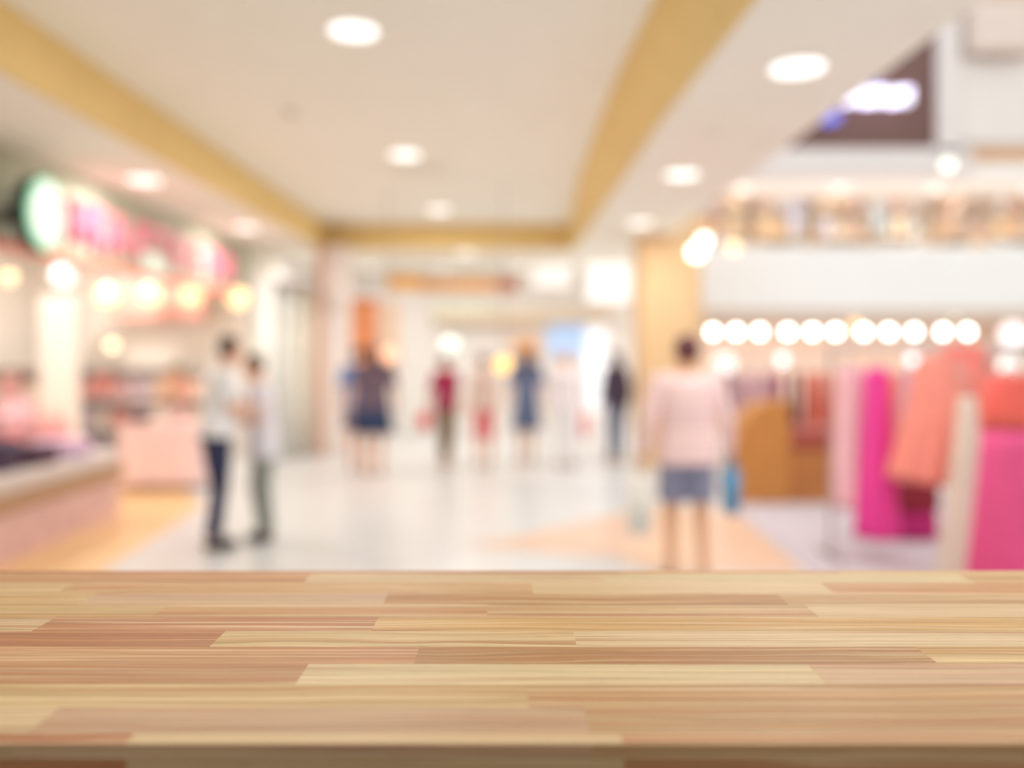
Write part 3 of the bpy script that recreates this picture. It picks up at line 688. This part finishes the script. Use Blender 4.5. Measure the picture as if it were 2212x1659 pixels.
# letters
LET = thing('letter_sign', 'row of pink raised letters along the grey-green header on the left', 'sign', (XL, 0, 0))
M_pinkL = mat('lit_pink_letters', (244, 124, 152), .5, .03, 5, emit=.12)
def letter(ch, Y, z, h, m, d=.06):
    cu = bpy.data.curves.new('t', 'FONT'); cu.body = ch; cu.size = h*1.38; cu.extrude = d/2; cu.align_x = 'CENTER'; cu.offset = .012
    to = bpy.data.objects.new('t', cu); COL.objects.link(to)
    me = bpy.data.meshes.new_from_object(to.evaluated_get(bpy.context.evaluated_depsgraph_get())); bpy.data.objects.remove(to); bpy.data.curves.remove(cu)
    me.materials.clear(); me.materials.append(m); me.name = 'letter'
    o = bpy.data.objects.new('letter', me); COL.objects.link(o); o.parent = LET
    o.location = (d/2+.01, Y, z); o.rotation_euler = (PI/2, 0, PI/2); return o
for ch, p in zip('HEAFTEEBB', (162, 205, 247, 298, 338, 380, 420, 455, 487)):
    Y = -XL*F/(CX-p); letter(ch, Y, 2.5, .38, M_pinkL)
M_greenL = mat('pale_green_letters', (222, 240, 222), .5, .02, 5, emit=.35)
for ch, p in zip('HIA', (312, 330, 345)):
    Y = -XL*F/(CX-p); letter(ch, Y, 2.38, .2, M_greenL)
# warm globe lamps in the shop
for i, (x, y, r) in enumerate([(232, 640, 20), (326, 637, 20), (415, 637, 20), (515, 643, 20)]):
    globe(x, y, 12.3, 21, (255, 222, 168), 1.3, 'warm glowing globe lamp in the left shop, %s from the left in the row' % ordn[i], ceil=3.1, grp='row of warm globe lamps')
globe(20, 600, 9.5, 13, (255, 222, 170), 1.5, 'warm globe lamp at the left margin under the round sign', ceil=3.1)
globe(137, 597, 9.8, 22, (248, 248, 250), 1.1, 'large cool white globe lamp just below the round sign', ceil=3.1)
globe(242, 746, 12.4, 10, (255, 240, 200), 2.0, 'small warm globe lamp low in the left shop over the pink table', ceil=3.1)
for i in range(4): added_downlight(-5.4, 5.2+i*2.2, 3.1, 'added downlight brightening the left shop', 'added downlights in the left shop', 23)  # added unseen lamps that brighten the shop interior
# back of left shop
M_wp = mat('white_panel_painted_glow', (250, 244, 238), .6, .01, 3, emit=.12)  # weak emission painted in to brighten the partition, not a lamp
def stand_panel(label, x0, x1, y0, y1, Z, m, d=.12, name='partition', cat='partition'):
    o = link(name, box(X(x0, Z), X(x1, Z), Z, Z+d, max(H(y1, Z), .0), H(y0, Z)), m, bevel=.01); return tag(o, label, cat)
stand_panel('tall white panel with painted-in glow standing in the left shop under the white globe', 85, 165, 640, 1035, 10.6, M_wp)
stand_panel('pink canopy board hanging behind the warm globe lamps', 250, 440, 600, 690, 12.6, mat('pink_canopy', (250, 186, 176), .7, .04))
shelf_unit('white shelf unit of pink goods against the end wall of the left shop', X(300, 12.4), 12.4, 0, 1.9, 1.33, .32, 3, M_white)
shelf_unit('white shelf unit at the left margin of the left shop', X(40, 11.6), 11.6, 0, 1.2, 1.33, .32, 3, M_white)
LC = [((250, 212, 190), 'peach'), ((246, 190, 190), 'pink'), ((244, 226, 214), 'cream'), ((240, 160, 150), 'coral'), ((228, 206, 220), 'lilac')]
for r in range(3):
    for k in range(7):
        c = LC[rnd.randrange(5)]; stock_box(c[0], X(300, 12.4)-.8+k*.265, 12.5, .032+r*.433, .2, .2, rnd.uniform(.15, .33), '%s carton on the white end-wall shelf' % c[1], 'cartons on the end-wall shelf', 'goods_carton')
    for k in range(4):
        c = LC[rnd.randrange(5)]; stock_box(c[0], X(40, 11.6)-.42+k*.28, 11.7, .032+r*.433, .2, .2, rnd.uniform(.15, .35), '%s carton on the white shelf at the left margin' % c[1], 'cartons on the left margin shelf', 'goods_carton')
# low display bench
bench = thing('display_bench', 'low display bench at the lower left with brown rail, pink front and white tray', 'display bench', (0, 0, 0))
x1 = -3.62
link('front_panel', box(x1-1.5, x1, 4.2, 8.1, .006, .36), mat('pink_bench_panel', (232, 192, 190), .6, .12, 7), bench)
link('rail', box(x1-1.52, x1+.03, 4.17, 8.13, .36, .50), mat('brown_bench_rail', (188, 148, 116), .6, .05), bench)
link('tray', box(x1-1.5, x1+.01, 4.2, 8.11, .50, .62), mat('greige_tray', (222, 208, 202), .5, .03), bench, bevel=.015)
def folded(label, x, y, z, w, d, h, col, rz):
    bm = nb(); loft(bm, [(0, 0, 0, w*.96, d*.96), (0, 0, h*.2, w, d), (0, 0, h*.75, w, d*.98), (0, 0, h, w*.9, d*.88)], 28, power=5, side=(1, 0, 0))
    o = tag(link('folded_garment', bm, cm(col), smooth=True), label, 'folded clothes', 'folded garments on the low bench'); o.location = (x, y, z); o.rotation_euler.z = rz
piles = [(-3.95, 6.6, [((70, 50, 78), 'dark purple'), ((88, 60, 84), 'plum'), ((60, 56, 84), 'navy')]), (-3.9, 7.05, [((98, 56, 74), 'wine'), ((76, 50, 72), 'dark plum')]), (-4.4, 6.95, [((60, 60, 92), 'navy blue'), ((54, 52, 74), 'ink blue'), ((70, 64, 100), 'indigo'), ((232, 160, 176), 'pink')]),
         (-3.87, 7.55, [((206, 180, 214), 'lilac'), ((232, 190, 214), 'light mauve')]), (-4.45, 7.5, [((240, 160, 160), 'coral pink'), ((246, 190, 190), 'rose'), ((238, 140, 136), 'coral'), ((248, 206, 206), 'pale rose'), ((240, 180, 184), 'dusty pink')]), (-3.95, 6.0, [((236, 214, 200), 'cream'), ((246, 206, 180), 'peach')]), (-4.45, 6.3, [((74, 60, 92), 'violet blue'), ((240, 196, 200), 'blush'), ((246, 170, 176), 'salmon pink')])]
pn = ['front corner', 'second front', 'middle back', 'far front', 'far back', 'near front', 'near back']
for pi, (x, y, st) in enumerate(piles):
    z = .62
    for c, nm in st:
        folded('%s folded garment in the %s pile on the low bench' % (nm, pn[pi]), x, y, z, .2, .195, .075, c, rnd.uniform(-.2, .2)); z += .076
# pink bags standing on the bench pile area
bag('pink tote bag standing upright on the far back of the low bench', Vector((-4.45, 7.9, .62)), .14, .46, (246, 196, 200), .3, name='tote_bag')
bag('coral tote bag standing upright beside the pink one on the low bench', Vector((-4.12, 7.92, .62)), .12, .3, (244, 172, 166), .1, name='tote_bag')
# cloth-covered table
Zt = 9.6; xa, xb = X(245, Zt), X(430, Zt)
t = thing('display_table', 'small table hidden under the pink cloth in the left shop', 'table', ((xa+xb)/2, Zt+.3, 0)); w = (xb-xa)/2
link('tabletop', box(-w+.04, w-.04, -.26, .26, .70, .73), M_white, t)
for a in (-1, 1):
    for b in (-1, 1): link('leg', box(a*(w-.1)-.02, a*(w-.1)+.02, b*.2-.02, b*.2+.02, .006, .70), M_metal, t)
bm = nb(); loft(bm, [(0, 0, .08, w*1.02, .31), (0, 0, .3, w*1.0, .3), (0, 0, .6, w*.98, .285), (0, 0, .735, w*.97, .28), (0, 0, .742, w*.9, .25)], 96, power=8, side=(1, 0, 0), pleat=(22, -.0, 0))
o = tag(link('tablecloth', bm, mat('pink_tablecloth', (248, 214, 212), .8, .08, 6), smooth=False), 'pale pink cloth draped to the floor over the left shop table', 'tablecloth'); o.location = ((xa+xb)/2, Zt+.3, 0)
# flower arrangement and bowl on it
t = thing('flower_arrangement', 'orange and coral flower arrangement in a vase on the pink table', 'flowers', (X(352, Zt), Zt+.32, .742))
link('vase', loft(nb(), [(0, 0, 0, .06, .06), (0, 0, .05, .08, .08), (0, 0, .12, .07, .07), (0, 0, .17, .045, .045)], 24), cm((240, 214, 206)), t, smooth=True)
FC = [(250, 176, 110), (250, 150, 130), (252, 200, 160), (240, 130, 120), (252, 190, 120)]
for i in range(26):
    a = i*2.4; f = i/26; r = .03+.2*math.sqrt(f)*(1-.3*f); z = .56-.36*f+rnd.uniform(-.03, .03)
    bm = nb(); c0 = Vector((r*math.cos(a), r*math.sin(a)*.8, z))
    for q in range(6):
        b = q*PI/3; ball(bm, c0+Vector((.028*math.cos(b), .028*math.sin(b), .004)), .024, .024, .014, 8, 6)
    ball(bm, c0+Vector((0, 0, .012)), .018, seg=8, rings=6); link('blossom', bm, cm(FC[i % 5]), t, smooth=True)
bm = nb()
for i in range(8): a = i*.8; tube(bm, (0, 0, .12), (.13*math.cos(a), .1*math.sin(a), .5-.03*i), .005, 6)
for i in range(5): a = i*1.3; ball(bm, (.05*math.cos(a)+.02, .05*math.sin(a), .6), .03, .02, .05, 8, 6)
link('foliage', bm, cm((120, 130, 92)), t, smooth=True)
o = tag(link('bowl', loft(nb(), [(0, 0, 0, .07, .07), (0, 0, .04, .13, .13), (0, 0, .085, .16, .16), (0, 0, .085, .145, .145), (0, 0, .05, .11, .11)], 32), cm((92, 60, 50)), smooth=True), 'dark brown bowl on the left of the pink table', 'bowl'); o.location = (X(284, Zt), Zt+.2, .745)

# left wall beyond the shop: curtains and columns
M_col = mat('white_column', (240, 228, 222), .7, .02)
def lpanel(name, Y0, Y1, m, x=XL, z1=ZL, d=.15, st=True):
    bm = box(x-d, x, Y0, Y1, 0, z1); return struct(name, bm, m)
lpanel('wall_side_white', 13.1, 13.4, mat('pale_green_white', (236, 238, 226), .7, .02), XL+.05)
lpanel('wall_side_cream', 13.4, 14.6, mat('cream_panel', (240, 230, 216), .7, .03))
lpanel('wall_side_grey', 14.6, 18.2, mat('grey_white_panel', (226, 222, 220), .7, .03))
Zc = 13.0
o = struct('column_white', box(X(702, Zc), X(748, Zc), Zc, Zc+.4, 0, ZL), M_col)
o = struct('column_brown', box(X(682, Zc), X(702, Zc), Zc+.02, Zc+.38, 0, ZL), mat('peach_brown_trim', (226, 182, 156), .7, .04))
for i, (a, b, c, nm) in enumerate([(560, 590, (244, 242, 236), 'off-white'), (590, 622, (226, 228, 222), 'grey-white'), (622, 650, (246, 240, 230), 'ivory'), (650, 680, (234, 222, 206), 'beige')]):
    Z = 12.2+i*.25; w = (b-a)*Z/F/2
    o = tag(link('curtain', loft(nb(), [(0, 0, .02, w, .06), (0, 0, 1.2, w*.96, .055), (0, 0, 2.5, w, .05)], 64, power=4, side=(1, 0, 0), pleat=(9, .08, .3)), cm(c), smooth=True), '%s fabric curtain panel beside the column left of centre' % nm, 'curtain', 'curtain panels by the left column'); o.location = (X((a+b)/2, Z), Z, 0)
tag(link('curtain_track', box(X(552, 12.2), X(690, 13), 12.15, 13.0, 2.52, 2.56), M_white), 'white track from which the pale curtain panels hang', 'curtain track')

# ---------------------------------------------------------------- far end of the hall
ZE = 17.8
struct('wall_end_hall', box(-7.2, 2.6, ZE, ZE+.3, 0, 3.5), mat('pale_end_wall', (248, 242, 238), .75, .03, 1.5))
def fp(name, label, cat, x0, x1, y0, y1, Z, m, d=.12):
    o = link(name, box(X(x0, Z), X(x1, Z), Z, Z+d, max(0, H(y1, Z)), H(y0, Z)), m, bevel=.01); return tag(o, label, cat)
for q in (960, 1120, 800): added_downlight(X(q, 16.3), 16.3, ZL, 'faint added downlight brightening the far end of the hall', 'added downlights at the far end', 9)  # lamps added to brighten the end wall
# hanging ochre sign
t = thing('hanging_sign', 'long ochre and brown sign hanging from the ceiling at the far end', 'sign', (0, 0, 0))
Z = 15.0
link('sign_panel', box(X(836, Z), X(908, Z), Z, Z+.1, H(624, Z), H(596, Z)), mat('amber_sign', (244, 176, 70), .6, .03), t)
link('sign_panel', box(X(900, Z), X(1082, Z), Z+.01, Z+.11, H(628, Z), H(602, Z)), mat('ochre_sign', (214, 152, 84), .6, .04), t)
link('sign_panel', box(X(1076, Z), X(1118, Z), Z, Z+.1, H(630, Z), H(602, Z)), mat('russet_sign', (180, 96, 60), .6, .04), t)
for p in (860, 1090): link('rod', tube(nb(), (X(p, Z), Z+.05, H(600, Z)), (X(p, Z), Z+.05, ZL), .01, 6), M_metal, t)
fp('wall_poster', 'orange poster panel beside the white column left of centre', 'poster', 753, 815, 645, 800, 17.76, mat('orange_poster', (240, 150, 100), .6, .12, 2.5), .04)
fp('wall_poster', 'pale peach poster right of the orange one at the far end', 'poster', 820, 862, 655, 800, 17.76, mat('peach_poster', (250, 216, 190), .6, .05, 2.5), .04)
fp('partition', 'tall white partition standing at the far end behind the person in magenta', 'partition', 868, 925, 700, 945, 16.0, M_white)
fp('shop_fascia', 'beige shop fascia strip across the far end', 'fascia', 935, 1315, 676, 696, 17.5, mat('beige_fascia', (232, 212, 184), .7, .04), .3)
fp('shop_fascia', 'pale green fascia board above the white-green globe at the far end', 'fascia', 940, 1060, 657, 676, 17.5, mat('pale_green_board', (232, 234, 216), .7, .03), .3)
fp('wall_poster', 'light blue poster at the far end right of centre', 'poster', 1182, 1268, 700, 768, 17.76, mat('blue_poster', (176, 202, 240), .6, .12, 2, emit=.35), .04)
fp('light_box', 'tall glowing white light box beside the blue poster', 'light box', 1266, 1312, 705, 938, 16.4, mat('lit_tall_box', (244, 248, 255), .4, 0, 5, emit=.3), .15)
fp('light_box', 'bright white light box high at the far end left of the pillar', 'light box', 1270, 1362, 570, 650, 15.6, mat('lit_far_box', (255, 252, 250), .4, 0, 5, emit=.55), .15)
fp('light_box', 'white light panel right of the hanging ochre sign', 'light box', 1150, 1232, 575, 618, 16.0, mat('lit_far_box2', (255, 250, 248), .4, 0, 5, emit=.4), .1)
t = fp('shop_awning', 'small orange awning above the person in slate dress', 'awning', 1112, 1160, 738, 766, 17.2, mat('orange_awning', (248, 172, 84), .6, .06), .6)
fp('display_counter', 'low white counter at the far end of the hall behind the walkers', 'counter', 980, 1180, 850, 950, 15.9, M_white, .6)
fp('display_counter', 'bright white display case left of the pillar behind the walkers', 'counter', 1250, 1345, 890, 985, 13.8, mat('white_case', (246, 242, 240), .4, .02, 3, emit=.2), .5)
globe(838, 765, 10.6, 16, (255, 186, 150), 1.1, 'peach glowing globe lamp beside the head of the person in dark top', ceil=3.49)
globe(1087, 788, 10.2, 18, (255, 205, 110), 1.15, 'golden yellow globe lamp in the very middle of the hall', ceil=3.49)
globe(972, 745, 14.4, 17, (232, 246, 234), .8, 'pale green-white globe lamp at the far end', ceil=3.1)
